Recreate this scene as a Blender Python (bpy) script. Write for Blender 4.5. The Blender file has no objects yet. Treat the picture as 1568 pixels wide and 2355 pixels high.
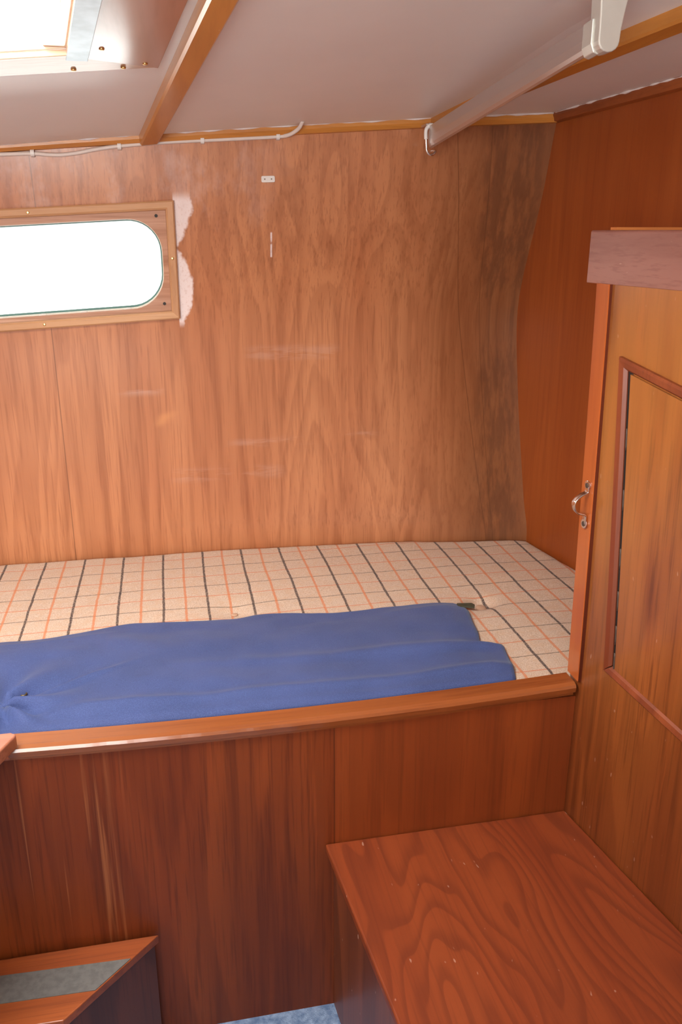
import bpy, bmesh, math, random
from mathutils import Vector, Matrix, noise
random.seed(7)
C = bpy.context.scene.collection
S = 1.25                 # metres per layout unit; origin of the layout = eye point
ZF = 1.171               # eye height above the cabin sole, in layout units

def W(x, y, z):
    return Vector((x * S, y * S, (z + ZF) * S))

# ------------------------------------------------------------------ camera
cd = bpy.data.cameras.new('camera')
cam = bpy.data.objects.new('camera', cd)
C.objects.link(cam)
cam.location = W(0, 0, 0)
cam.rotation_euler = (math.radians(90 - 18.45), 0, math.radians(-11.6))
cd.sensor_fit = 'HORIZONTAL'
cd.sensor_width = 14.9
cd.lens = 1930 / 1568 * 14.9
cd.clip_start = 0.02
bpy.context.scene.camera = cam

# ------------------------------------------------------------------ world, light, exposure
world = bpy.data.worlds.new('World')
bpy.context.scene.world = world
world.use_nodes = True
bg = world.node_tree.nodes['Background']
bg.inputs[0].default_value = (1.0, 0.985, 0.96, 1)
bg.inputs[1].default_value = 1.3

vs = bpy.context.scene.view_settings
vs.view_transform = 'Standard'
vs.look = 'None'
vs.gamma = 1
vs.use_curve_mapping = False
vs.exposure = 0.27

def area(name, loc, target, sx, sy, power, col=(1, 1, 1)):
    ld = bpy.data.lights.new(name, 'AREA')
    ld.shape = 'RECTANGLE'
    ld.size = sx * S
    ld.size_y = sy * S
    ld.energy = power
    ld.color = col
    o = bpy.data.objects.new(name, ld)
    C.objects.link(o)
    o.location = W(*loc)
    d = (W(*target) - o.location).normalized()
    o.rotation_euler = d.to_track_quat('-Z', 'Y').to_euler()
    return o
# daylight falling in through the open roof hatch, the port light and the companionway
area('hatch_daylight', (-0.42, 0.70, 0.42), (-0.40, 0.80, -1.0), 0.52, 0.60, 29, (1.0, 0.985, 0.97))
area('window_daylight', (-0.30, 2.20, -0.02), (-0.20, 1.3, 0.00), 0.90, 0.40, 19, (1.0, 0.985, 0.97))
area('companionway_daylight', (-0.5, -0.90, -0.02), (0.05, 1.4, 0.16), 0.80, 0.42, 33, (1.0, 0.975, 0.95))

# ------------------------------------------------------------------ node helpers
def new_mat(name):
    m = bpy.data.materials.new(name)
    m.use_nodes = True
    nt = m.node_tree
    nt.nodes.clear()
    out = nt.nodes.new('ShaderNodeOutputMaterial')
    b = nt.nodes.new('ShaderNodeBsdfPrincipled')
    nt.links.new(b.outputs[0], out.inputs[0])
    return m, nt, b

class G:
    def __init__(s, nt):
        s.nt = nt
    def n(s, t, **kw):
        nd = s.nt.nodes.new(t)
        for k, v in kw.items():
            setattr(nd, k, v)
        return nd
    def lk(s, a, b):
        s.nt.links.new(a, b)
    def inp(s, sock, v):
        if isinstance(v, bpy.types.NodeSocket):
            s.lk(v, sock)
        elif isinstance(v, (tuple, list)) and len(v) == 3 and sock.type == 'RGBA':
            sock.default_value = (*v, 1)
        else:
            sock.default_value = v
    def math(s, op, a, b=0.0, c=0.0, clamp=False):
        nd = s.n('ShaderNodeMath', operation=op, use_clamp=clamp)
        s.inp(nd.inputs[0], a); s.inp(nd.inputs[1], b); s.inp(nd.inputs[2], c)
        return nd.outputs[0]
    def mapr(s, v, a, b, c=0.0, d=1.0, smooth=True):
        nd = s.n('ShaderNodeMapRange', interpolation_type='SMOOTHSTEP' if smooth else 'LINEAR')
        s.inp(nd.inputs[0], v); s.inp(nd.inputs[1], a); s.inp(nd.inputs[2], b); s.inp(nd.inputs[3], c); s.inp(nd.inputs[4], d)
        return nd.outputs[0]
    def mix(s, f, a, b, mode='MIX'):
        nd = s.n('ShaderNodeMix', data_type='RGBA', blend_type=mode)
        s.inp(nd.inputs[0], f); s.inp(nd.inputs[6], a); s.inp(nd.inputs[7], b)
        return nd.outputs[2]
    def coord(s):
        return s.n('ShaderNodeTexCoord').outputs['Object']
    def mapping(s, v, scale=(1, 1, 1), loc=(0, 0, 0), rot=(0, 0, 0)):
        nd = s.n('ShaderNodeMapping')
        s.lk(v, nd.inputs[0])
        nd.inputs[1].default_value = loc
        nd.inputs[2].default_value = rot
        nd.inputs[3].default_value = scale
        return nd.outputs[0]
    def noise(s, v, scale=1.0, detail=2.0, rough=0.5, dist=0.0):
        nd = s.n('ShaderNodeTexNoise')
        s.lk(v, nd.inputs['Vector'])
        nd.inputs['Scale'].default_value = scale
        nd.inputs['Detail'].default_value = detail
        nd.inputs['Roughness'].default_value = rough
        nd.inputs['Distortion'].default_value = dist
        return nd.outputs[0]
    def bump(s, h, b, strength=0.2, dist=0.002):
        nd = s.n('ShaderNodeBump')
        nd.inputs['Strength'].default_value = strength
        nd.inputs['Distance'].default_value = dist
        s.lk(h, nd.inputs['Height'])
        s.lk(nd.outputs[0], b.inputs['Normal'])

def stretch(axis, a, l):
    v = [a, a, a]
    v['xyz'.index(axis)] = l
    return tuple(v)

def wood(name, axis, dark, mid, light, rough=0.32, coat=0.35, ring=0.5, ring_n=9, ring_a=3.0, ring_l=0.5,
         streak=0.5, fibre=0.5, extra=None, seed=0.0, patch=0.35, flecks=0.0, ring_d=0.0, ring_p=1.0, spec=0.5):
    """varnished wood whose grain runs along the given object axis"""
    m, nt, b = new_mat(name)
    g = G(nt)
    co = g.coord()
    lo = (seed * 3.1, seed * 1.7, seed * 2.3)
    low = g.noise(g.mapping(co, stretch(axis, 6, 0.7), lo), 1, 3, 0.5)
    streaks = g.noise(g.mapping(co, stretch(axis, 42, 1.5), lo), 1, 4, 0.6, 0.05)
    fib = g.noise(g.mapping(co, stretch(axis, 200, 6), lo), 1, 2, 0.6)
    rg = g.noise(g.mapping(co, stretch(axis, ring_a, ring_l), lo), 1, 2.2, 0.5, ring_d)
    fr = g.math('FRACT', g.math('MULTIPLY', rg, ring_n))
    line = g.math('POWER', g.math('MULTIPLY', g.mapr(fr, 0.0, 0.80), g.mapr(fr, 1.0, 0.88)), ring_p)
    patchn = g.noise(g.mapping(co, (1.3, 1.3, 1.3), lo), 1, 2, 0.5)
    c = g.mix(g.mapr(low, 0.34, 0.66), mid, light)
    c = g.mix(g.math('MULTIPLY', g.mapr(streaks, 0.46, 0.70), streak), c, dark)
    c = g.mix(g.math('MULTIPLY', g.mapr(streaks, 0.46, 0.28), streak * 0.6), c, light)
    c = g.mix(g.math('MULTIPLY', line, ring), c, dark)
    c = g.mix(g.math('MULTIPLY', g.mapr(fib, 0.50, 0.70), fibre), c, dark)
    c = g.mix(g.math('MULTIPLY', g.mapr(patchn, 0.45, 0.68), patch), c, g.mix(0.5, dark, mid))
    if flecks:
        fl = g.noise(g.mapping(co, stretch(axis, 150, 60), (5, 2, 9)), 1, 0, 0.5)
        c = g.mix(g.math('MULTIPLY', g.mapr(fl, 0.83, 0.88), flecks), c, (0.75, 0.50, 0.38))
    r = rough + 0.02
    if extra:
        c, r = extra(g, co, c, r)
    g.inp(b.inputs['Base Color'], c)
    g.inp(b.inputs['Roughness'], r)
    b.inputs['Coat Weight'].default_value = coat
    b.inputs['Coat Roughness'].default_value = 0.16
    b.inputs['Specular IOR Level'].default_value = spec
    wav = g.noise(g.mapping(co, stretch(axis, 8, 3)), 1, 1, 0.4)
    h = g.math('ADD', g.math('MULTIPLY', g.noise(g.mapping(co, stretch(axis, 30, 2)), 1, 0, 0.5), 0.06), g.math('MULTIPLY', wav, 0.8))
    g.bump(h, b, 0.22, 0.002)
    return m

def plain(name, col, rough=0.5, metal=0.0, coat=0.0, bump=0.0, bscale=60, var=0.0):
    m, nt, b = new_mat(name)
    g = G(nt)
    co = g.coord()
    n = g.noise(co, bscale, 3, 0.55)
    c = g.mix(g.math('MULTIPLY', g.mapr(n, 0.35, 0.7), var), col, tuple(x * 0.55 for x in col))
    g.inp(b.inputs['Base Color'], c)
    b.inputs['Roughness'].default_value = rough
    b.inputs['Metallic'].default_value = metal
    b.inputs['Coat Weight'].default_value = coat
    if bump:
        g.bump(n, b, bump, 0.001)
    return m

def sep(g, co):
    nd = g.n('ShaderNodeSeparateXYZ')
    g.lk(co, nd.inputs[0])
    return nd.outputs

def box_mask(g, x, x0, x1, s):
    return g.math('MULTIPLY', g.mapr(x, x0 - s, x0 + s), g.mapr(x, x1 + s, x1 - s))

# hull lining: scuffs, seams and painted varnish glare beside the port light
def wall_extra(g, co, c, r):
    o = sep(g, co)
    x = g.math('DIVIDE', o[0], S)
    z = g.math('SUBTRACT', g.math('DIVIDE', o[2], S), ZF)
    # sheet seams
    for sx, k in ((-0.212, 0.0), (0.583, 0.127), (0.640, 0.06)):
        xx = g.math('ADD', x, g.math('MULTIPLY', z, k))
        d = g.math('ABSOLUTE', g.math('SUBTRACT', xx, sx))
        c = g.mix(g.mapr(d, 0.0014, 0.0004, 0, 0.55), c, (0.10, 0.03, 0.012))
    # light fall-off towards the bulkhead painted in as darker tone, plus dark streaks
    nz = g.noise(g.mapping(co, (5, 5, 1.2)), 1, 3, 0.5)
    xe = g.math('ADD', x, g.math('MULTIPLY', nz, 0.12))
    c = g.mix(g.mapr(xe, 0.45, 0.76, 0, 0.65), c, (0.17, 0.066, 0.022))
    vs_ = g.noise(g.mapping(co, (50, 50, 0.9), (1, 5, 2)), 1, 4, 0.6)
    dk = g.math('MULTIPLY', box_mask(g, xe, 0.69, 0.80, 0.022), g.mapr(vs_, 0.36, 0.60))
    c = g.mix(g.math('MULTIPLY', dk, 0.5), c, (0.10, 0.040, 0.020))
    # worn scuffs in the varnish
    sn = g.noise(g.mapping(co, (5, 5, 30)), 1, 4, 0.7)
    for x0, x1, z0, z1, k in ((0.16, 0.34, -0.245, -0.220, 0.22), (-0.09, -0.02, -0.305, -0.293, 0.4),
                              (0.0, 0.22, -0.49, -0.465, 0.18), (0.12, 0.30, -0.42, -0.408, 0.25), (0.36, 0.42, -0.41, -0.40, 0.25)):
        mk = g.math('MULTIPLY', box_mask(g, x, x0, x1, 0.02), box_mask(g, z, z0, z1, 0.008))
        mk = g.math('MULTIPLY', mk, g.mapr(sn, 0.48, 0.62))
        c = g.mix(g.math('MULTIPLY', mk, k), c, (0.62, 0.42, 0.34))
    # orange spot
    sp = g.math('MULTIPLY', box_mask(g, g.math('SUBTRACT', x, g.math('MULTIPLY', z, 1.1)), 0.365, 0.385, 0.02), box_mask(g, z, -0.372, -0.345, 0.008))
    sp = g.math('MULTIPLY', sp, box_mask(g, x, -0.03, 0.02, 0.012))
    c = g.mix(g.math('MULTIPLY', sp, 0.7), c, (0.72, 0.32, 0.12))
    # white paint drip below the small plate
    dn = g.noise(g.mapping(co, (30, 30, 70)), 1, 2, 0.5)
    dx = g.math('ABSOLUTE', g.math('SUBTRACT', x, 0.2085))
    dr = g.math('MULTIPLY', g.mapr(dx, 0.0024, 0.0008), box_mask(g, z, -0.046, 0.0, 0.001))
    dr = g.math('MULTIPLY', dr, g.mapr(dn, 0.42, 0.60, 0.12, 0.9))
    c = g.mix(dr, c, (0.85, 0.76, 0.76))
    # varnish glare along the window frame, painted as a pale crazed patch
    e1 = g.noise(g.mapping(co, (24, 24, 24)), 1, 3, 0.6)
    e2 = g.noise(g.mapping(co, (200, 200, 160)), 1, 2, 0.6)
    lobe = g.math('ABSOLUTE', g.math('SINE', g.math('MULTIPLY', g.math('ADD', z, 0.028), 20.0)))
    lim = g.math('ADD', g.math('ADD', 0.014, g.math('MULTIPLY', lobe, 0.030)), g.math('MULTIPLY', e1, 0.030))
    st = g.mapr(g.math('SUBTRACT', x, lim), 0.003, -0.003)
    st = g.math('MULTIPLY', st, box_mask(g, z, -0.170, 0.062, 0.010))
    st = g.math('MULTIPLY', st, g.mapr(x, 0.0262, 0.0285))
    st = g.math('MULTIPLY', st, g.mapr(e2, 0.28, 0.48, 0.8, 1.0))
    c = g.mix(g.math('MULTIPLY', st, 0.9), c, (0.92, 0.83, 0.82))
    # faint pinkish glare haze painted over the upper left of the sheet
    haze = g.math('MULTIPLY', g.mapr(g.noise(g.mapping(co, (7, 7, 5)), 1, 5, 0.65), 0.52, 0.68), g.mapr(x, 0.30, 0.05))
    haze = g.math('MULTIPLY', haze, g.mapr(z, -0.1, 0.08))
    c = g.mix(g.math('MULTIPLY', haze, 0.28), c, (0.75, 0.58, 0.54))
    return c, r

def front_extra(g, co, c, r):
    o = sep(g, co)
    x = g.math('DIVIDE', o[0], S)
    d = g.math('ABSOLUTE', g.math('SUBTRACT', x, 0.197))
    c = g.mix(g.mapr(x, 0.1965, 0.1975, 0, 0.30), c, (0.36, 0.085, 0.022))
    c = g.mix(g.mapr(d, 0.0012, 0.0003, 0, 0.6), c, (0.05, 0.014, 0.006))
    pale = g.noise(g.mapping(co, (85, 85, 1.3), (3, 1, 2)), 1, 3, 0.6, 0.3)
    area_ = g.math('MULTIPLY', g.mapr(x, -0.08, -0.14), g.mapr(pale, 0.55, 0.70))
    c = g.mix(g.math('MULTIPLY', area_, 0.5), c, (0.50, 0.18, 0.065))
    return c, r

M = {}
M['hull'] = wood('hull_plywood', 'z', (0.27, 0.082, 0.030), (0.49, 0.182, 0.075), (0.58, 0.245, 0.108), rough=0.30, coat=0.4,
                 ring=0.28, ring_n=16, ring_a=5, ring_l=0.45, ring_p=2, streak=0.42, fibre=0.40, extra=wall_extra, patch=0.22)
M['bulkhead'] = wood('bulkhead_veneer', 'z', (0.19, 0.036, 0.008), (0.31, 0.070, 0.013), (0.38, 0.098, 0.020), rough=0.36, coat=0.15, spec=0.35,
                     ring=0.15, ring_n=8, streak=0.35, fibre=0.2, seed=2, patch=0.3)
M['front'] = wood('berth_front_veneer', 'z', (0.085, 0.017, 0.006), (0.225, 0.045, 0.011), (0.31, 0.070, 0.015), rough=0.40, coat=0.08, spec=0.28,
                  ring=0.30, ring_n=9, ring_a=4, ring_l=0.45, streak=0.55, fibre=0.45, extra=front_extra, seed=4, patch=0.45)
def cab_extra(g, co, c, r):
    # gloss and stronger light on the upper locker, painted in as golden tone
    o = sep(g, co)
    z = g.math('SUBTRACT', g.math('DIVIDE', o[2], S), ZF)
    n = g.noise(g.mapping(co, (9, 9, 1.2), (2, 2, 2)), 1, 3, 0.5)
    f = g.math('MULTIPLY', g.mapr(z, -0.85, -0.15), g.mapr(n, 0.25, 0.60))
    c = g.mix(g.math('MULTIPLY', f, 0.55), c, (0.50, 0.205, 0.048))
    return c, r
M['cab'] = wood('locker_veneer', 'z', (0.085, 0.018, 0.006), (0.225, 0.054, 0.013), (0.30, 0.084, 0.020), rough=0.28, coat=0.4,
                ring=0.30, ring_n=9, ring_a=4.5, ring_l=0.6, streak=0.65, fibre=0.6, seed=6, patch=0.4, flecks=0.25, extra=cab_extra)
M['bench'] = wood('bench_veneer', 'y', (0.12, 0.024, 0.010), (0.23, 0.044, 0.013), (0.265, 0.056, 0.016), rough=0.45, coat=0.05, spec=0.28,
                  ring=0.45, ring_n=24, ring_a=3.6, ring_l=1.0, ring_d=0.35, ring_p=3.5, streak=0.25, fibre=0.25, seed=3, patch=0.4, flecks=0.3)
M['bench_side'] = wood('bench_side_veneer', 'z', (0.07, 0.018, 0.008), (0.17, 0.040, 0.014), (0.22, 0.055, 0.018), rough=0.42, coat=0.1,
                       streak=0.4, fibre=0.4, seed=8, flecks=0.7)
M['rail'] = wood('rail_mahogany', 'x', (0.15, 0.036, 0.011), (0.30, 0.085, 0.022), (0.38, 0.125, 0.032), rough=0.20, coat=0.6,
                 ring=0.2, streak=0.5, fibre=0.35, seed=9)
M['post'] = wood('post_mahogany', 'z', (0.20, 0.035, 0.010), (0.39, 0.080, 0.016), (0.48, 0.12, 0.022), rough=0.28, coat=0.5,
                 ring=0.1, streak=0.35, fibre=0.06, seed=5)
M['post_shade'] = wood('dark_red_edge_shade', 'z', (0.06, 0.012, 0.006), (0.11, 0.020, 0.008), (0.14, 0.028, 0.010), rough=0.5, coat=0.0, spec=0.2, seed=5)  # darkened post wood: shade on the front edge put into the colour
M['cap'] = wood('capping_mahogany', 'y', (0.17, 0.050, 0.034), (0.27, 0.105, 0.080), (0.34, 0.145, 0.11), rough=0.38, coat=0.5,
                ring=0.25, streak=0.4, fibre=0.35, seed=1, flecks=0.2)
M['captop'] = plain('orange_edge_varnish', (0.75, 0.28, 0.08), 0.3, coat=0.4)
M['mould'] = wood('moulding_mahogany', 'z', (0.12, 0.024, 0.008), (0.23, 0.050, 0.015), (0.29, 0.070, 0.020), rough=0.42, coat=0.1,
                  streak=0.4, fibre=0.3, seed=7)
M['beam'] = wood('beam_teak', 'y', (0.33, 0.115, 0.020), (0.56, 0.225, 0.036), (0.66, 0.29, 0.055), rough=0.30, coat=0.35,
                 ring=0.12, streak=0.35, fibre=0.06, seed=10, flecks=0.3)
M['trimx'] = wood('trim_teak', 'x', (0.33, 0.115, 0.022), (0.58, 0.225, 0.040), (0.68, 0.30, 0.06), rough=0.30, coat=0.35,
                  ring=0.1, streak=0.4, fibre=0.3, seed=11)
M['trimb'] = wood('bulkhead_trim_teak', 'y', (0.13, 0.03, 0.008), (0.25, 0.062, 0.014), (0.34, 0.09, 0.02), rough=0.35,
                  ring=0.1, streak=0.4, fibre=0.3, seed=12)
M['winx'] = wood('window_moulding_wood', 'x', (0.42, 0.20, 0.09), (0.60, 0.33, 0.16), (0.70, 0.43, 0.24), rough=0.42, coat=0.15,
                 ring=0.15, streak=0.4, fibre=0.3, seed=13)
M['winz'] = wood('window_upright_wood', 'z', (0.42, 0.20, 0.09), (0.58, 0.31, 0.15), (0.68, 0.40, 0.22), rough=0.42, coat=0.15,
                 ring=0.15, streak=0.4, fibre=0.3, seed=14)
M['liner'] = wood('window_liner_wood', 'x', (0.30, 0.12, 0.055), (0.50, 0.24, 0.13), (0.66, 0.42, 0.30), rough=0.4, coat=0.2,
                  ring=0.2, streak=0.5, fibre=0.4, seed=15)
M['hatch'] = wood('hatch_plywood', 'y', (0.28, 0.12, 0.075), (0.42, 0.20, 0.135), (0.50, 0.27, 0.19), rough=0.30, coat=0.5,
                  ring=0.25, streak=0.4, fibre=0.08, seed=16)
M['hatchx'] = wood('hatch_front_plywood', 'x', (0.36, 0.19, 0.11), (0.55, 0.33, 0.21), (0.62, 0.42, 0.28), rough=0.36, coat=0.3,
                   ring=0.2, streak=0.4, fibre=0.35, seed=17)
M['coaming'] = wood('coaming_pine', 'x', (0.62, 0.36, 0.18), (0.82, 0.66, 0.48), (0.86, 0.76, 0.60), rough=0.5, coat=0.0,
                    ring=0.25, streak=0.4, fibre=0.3, seed=18)
M['step'] = wood('step_mahogany', 'x', (0.17, 0.038, 0.013), (0.33, 0.075, 0.018), (0.40, 0.10, 0.024), rough=0.40, coat=0.15,
                 ring=0.15, streak=0.5, fibre=0.4, seed=19)
M['step_side'] = wood('step_side_mahogany', 'z', (0.06, 0.015, 0.008), (0.13, 0.032, 0.012), (0.17, 0.042, 0.015), rough=0.4, coat=0.1, seed=20)
M['counter'] = wood('counter_wood', 'x', (0.30, 0.10, 0.05), (0.50, 0.20, 0.12), (0.60, 0.28, 0.18), rough=0.3, coat=0.4, seed=21)
M['grip'] = plain('grey_nonslip', (0.155, 0.15, 0.14), 0.75, bump=0.5, bscale=90, var=0.5)
M['alu'] = plain('anodised_aluminium', (0.60, 0.56, 0.54), 0.33, metal=0.85, bscale=200)
M['alu_d'] = plain('bracket_aluminium', (0.66, 0.67, 0.62), 0.42, metal=0.5, bscale=30, var=0.1)
M['flash'] = plain('hatch_flashing_metal', (0.42, 0.50, 0.56), 0.35, metal=0.7, bscale=22, var=0.6)
M['chrome'] = plain('polished_steel', (0.72, 0.68, 0.66), 0.16, metal=1.0)
M['brass'] = plain('brass', (0.85, 0.62, 0.25), 0.28, metal=1.0)
M['dark'] = plain('dark_hole', (0.015, 0.012, 0.01), 0.6)
M['white'] = plain('white_plastic', (0.80, 0.78, 0.74), 0.4)
M['cable'] = plain('white_cable_sheath', (0.74, 0.66, 0.60), 0.42)
M['caulk'] = plain('white_paint_bead', (0.84, 0.78, 0.76), 0.35, var=0.3, bscale=30)
M['rubber'] = plain('teal_window_seal', (0.10, 0.22, 0.20), 0.35)
M['bounce'] = plain('cream_bounce_surface', (0.78, 0.76, 0.70), 0.4)  # pale surface of the added box, throws light up to the deckhead
M['putty'] = plain('pale_sealant', (0.80, 0.78, 0.68), 0.4)

def ceiling_mat():
    m, nt, b = new_mat('white_deckhead_panel')
    g = G(nt); co = g.coord()
    n = g.noise(co, 2.5, 4, 0.6)
    c = g.mix(g.mapr(n, 0.3, 0.7), (0.84, 0.835, 0.82), (0.80, 0.79, 0.775))
    g.inp(b.inputs['Base Color'], c)
    g.inp(b.inputs['Roughness'], 0.42)
    b.inputs['Coat Weight'].default_value = 0.1
    b.inputs['Coat Roughness'].default_value = 0.2
    g.bump(g.noise(co, 5, 2, 0.5), b, 0.15, 0.003)
    return m
M['ceiling'] = ceiling_mat()

def plaid_mat():
    m, nt, b = new_mat('plaid_wool_fabric')
    g = G(nt); co = g.coord()
    o = sep(g, co)
    j = g.noise(co, 90, 2, 0.5)
    j2 = g.noise(g.mapping(co, (1, 1, 1), (4, 7, 1)), 90, 2, 0.5)
    slow = g.noise(co, 3, 2, 0.5)
    x = g.math('ADD', g.math('DIVIDE', o[0], S), g.math('MULTIPLY', g.math('SUBTRACT', j, 0.5), 0.0022))
    x = g.math('ADD', x, g.math('MULTIPLY', g.math('SUBTRACT', slow, 0.5), 0.010))
    y = g.math('ADD', g.math('DIVIDE', o[1], S), g.math('MULTIPLY', g.math('SUBTRACT', j2, 0.5), 0.0022))
    y = g.math('ADD', y, g.math('MULTIPLY', g.math('SUBTRACT', slow, 0.5), 0.014))
    # slightly uneven weave: spacing of the lengthwise stripes grows towards the foot
    nx = g.math('ADD', g.math('ADD', KX[0], g.math('MULTIPLY', x, KX[1])), g.math('MULTIPLY', g.math('MULTIPLY', x, x), KX[2]))
    ny = g.math('DIVIDE', g.math('SUBTRACT', y, 1.112), 0.0962)
    def lines(v, off, w):
        f = g.math('SUBTRACT', g.math('FRACT', g.math('ADD', v, 0.5 + off)), 0.5)
        return g.mapr(g.math('ABSOLUTE', f), w * 1.25, w * 0.55)
    n = g.noise(co, 420, 2, 0.6)
    n2 = g.noise(co, 60, 3, 0.6)
    base = g.mix(g.mapr(n, 0.3, 0.7), (0.52, 0.375, 0.27), (0.72, 0.58, 0.46))
    base = g.mix(g.mapr(n2, 0.4, 0.7, 0, 0.5), base, (0.62, 0.41, 0.26))
    br = g.mapr(n, 0.25, 0.6, 0.35, 1.0)
    c = g.mix(g.math('MULTIPLY', lines(ny, 0.5, 0.017), g.math('MULTIPLY', br, 0.8)), base, (0.62, 0.17, 0.06))
    c = g.mix(g.math('MULTIPLY', lines(ny, 0.0, 0.015), g.math('MULTIPLY', br, 0.9)), c, (0.12, 0.095, 0.065))
    c = g.mix(g.math('MULTIPLY', lines(nx, 0.5, 0.030), g.math('MULTIPLY', br, 0.85)), c, (0.65, 0.19, 0.055))
    c = g.mix(g.math('MULTIPLY', lines(nx, 0.0, 0.030), g.math('MULTIPLY', br, 1.0)), c, (0.045, 0.028, 0.028))
    g.inp(b.inputs['Base Color'], c)
    b.inputs['Roughness'].default_value = 0.95
    b.inputs['Sheen Weight'].default_value = 0.08
    g.bump(n, b, 0.6, 0.002)
    return m
KX = (0.4675, 12.333, -1.1)   # refined below by a fit

def fit_quad(xs, ns):
    # least squares n = a + b x + c x^2
    import itertools
    Amat = Matrix(((0,) * 3,) * 3)
    Bv = Vector((0, 0, 0))
    for x, n in zip(xs, ns):
        r = (1, x, x * x)
        for i in range(3):
            Bv[i] += r[i] * n
            for k in range(3):
                Amat[i][k] += r[i] * r[k]
    return Amat.inverted() @ Bv
KX = tuple(fit_quad([-.343, -.269, -.194, -.117, -.038, .043, .125, .208, .292, .377, .461, .542, .628, .722], list(range(14))))
M['plaid'] = plaid_mat()

def cloth_mat():
    m, nt, b = new_mat('blue_cotton_canvas')
    g = G(nt); co = g.coord()
    n = g.noise(co, 7, 3, 0.55)
    c = g.mix(g.mapr(n, 0.3, 0.7), (0.030, 0.050, 0.165), (0.042, 0.066, 0.205))
    w = g.noise(co, 700, 1, 0.5)
    c = g.mix(g.mapr(w, 0.35, 0.75, 0, 0.25), c, (0.12, 0.20, 0.45))
    o = sep(g, co)
    st = g.noise(g.mapping(co, (8, 14, 8), (2, 5, 1)), 1, 3, 0.6)
    c = g.mix(g.mapr(st, 0.66, 0.74, 0, 0.45), c, (0.035, 0.045, 0.12))
    g.inp(b.inputs['Base Color'], c)
    b.inputs['Roughness'].default_value = 0.78
    b.inputs['Sheen Weight'].default_value = 0.25
    b.inputs['Sheen Tint'].default_value = (0.6, 0.75, 1, 1)
    g.bump(w, b, 0.25, 0.0005)
    return m
M['cloth'] = cloth_mat()

def carpet_mat():
    m, nt, b = new_mat('blue_carpet')
    g = G(nt); co = g.coord()
    n = g.noise(co, 50, 4, 0.7)
    n2 = g.noise(co, 400, 2, 0.7)
    c = g.mix(g.mapr(n, 0.3, 0.7), (0.12, 0.20, 0.36), (0.34, 0.46, 0.66))
    c = g.mix(g.mapr(n2, 0.5, 0.8, 0, 0.5), c, (0.05, 0.08, 0.18))
    g.inp(b.inputs['Base Color'], c)
    b.inputs['Roughness'].default_value = 0.95
    g.bump(n2, b, 0.8, 0.004)
    return m
M['carpet'] = carpet_mat()

def glass_mat():
    m, nt, b = new_mat('window_glass')
    nt.nodes.remove(b)
    g = G(nt)
    t = g.n('ShaderNodeBsdfTransparent'); t.inputs[0].default_value = (0.95, 0.98, 0.97, 1)
    gl = g.n('ShaderNodeBsdfGlossy'); gl.inputs['Roughness'].default_value = 0.02
    f = g.n('ShaderNodeFresnel'); f.inputs[0].default_value = 1.45
    mx = g.n('ShaderNodeMixShader')
    g.lk(f.outputs[0], mx.inputs[0]); g.lk(t.outputs[0], mx.inputs[1]); g.lk(gl.outputs[0], mx.inputs[2])
    g.lk(mx.outputs[0], nt.nodes['Material Output'].inputs[0])
    return m
M['glass'] = glass_mat()

# ------------------------------------------------------------------ mesh helpers
def link(name, bm, mat, parent=None, bevel=0.0, smooth=False, origin=None, seg=2):
    """world-space bmesh -> one mesh object (kept at world origin unless parented)"""
    bmesh.ops.recalc_face_normals(bm, faces=bm.faces)
    me = bpy.data.meshes.new(name)
    bm.to_mesh(me); bm.free()
    me.materials.append(mat if not isinstance(mat, str) else M[mat])
    o = bpy.data.objects.new(name, me)
    C.objects.link(o)
    if parent is not None:
        o.parent = parent
        o.matrix_parent_inverse = Matrix.Identity(4)
        off = Vector((0, 0, 0)); p = parent
        while p is not None:
            off += p.location; p = p.parent
        me.transform(Matrix.Translation(-off))
    elif origin is not None:
        me.transform(Matrix.Translation(-origin))
        o.location = origin
    if smooth:
        for p in me.polygons:
            p.use_smooth = True
    if bevel:
        md = o.modifiers.new('bevel', 'BEVEL')
        md.width = bevel; md.segments = seg; md.limit_method = 'ANGLE'; md.angle_limit = math.radians(40)
        md.harden_normals = False
    return o

def thing(name, label, cat, base, group=None):
    o = bpy.data.objects.new(name, None)
    C.objects.link(o)
    o.location = W(*base)
    o.empty_display_size = 0.05
    o['label'] = label; o['category'] = cat
    if group: o['group'] = group
    return o

def tag(o, label, cat, group=None):
    o['label'] = label; o['category'] = cat
    if group: o['group'] = group
    return o

def structure(o, label=None):
    o['kind'] = 'structure'
    if label: o['label'] = label
    return o

def hexa(bm, a, b):
    """a, b: two quads of four layout points each (bottom and top) -> solid"""
    va = [bm.verts.new(W(*p)) for p in a]
    vb = [bm.verts.new(W(*p)) for p in b]
    n = len(a)
    bm.faces.new(va[::-1]); bm.faces.new(vb)
    for i in range(n):
        k = (i + 1) % n
        bm.faces.new((va[i], va[k], vb[k], vb[i]))

def prism(poly, off):
    bm = bmesh.new()
    hexa(bm, poly, [(p[0] + off[0], p[1] + off[1], p[2] + off[2]) for p in poly])
    return bm

def boxbm(x0, x1, y0, y1, z0, z1):
    return prism([(x0, y0, z0), (x1, y0, z0), (x1, y1, z0), (x0, y1, z0)], (0, 0, z1 - z0))

def sweep(bm, pts, prof_fn, closed_ends=True):
    """pts: layout points; prof_fn(i, p) -> list of layout points of the section"""
    rings = []
    for i, p in enumerate(pts):
        rings.append([bm.verts.new(W(*q)) for q in prof_fn(i, p)])
    n = len(rings[0])
    for a, b in zip(rings, rings[1:]):
        for i in range(n):
            k = (i + 1) % n
            bm.faces.new((a[i], a[k], b[k], b[i]))
    if closed_ends:
        bm.faces.new(rings[0][::-1]); bm.faces.new(rings[-1])

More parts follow.
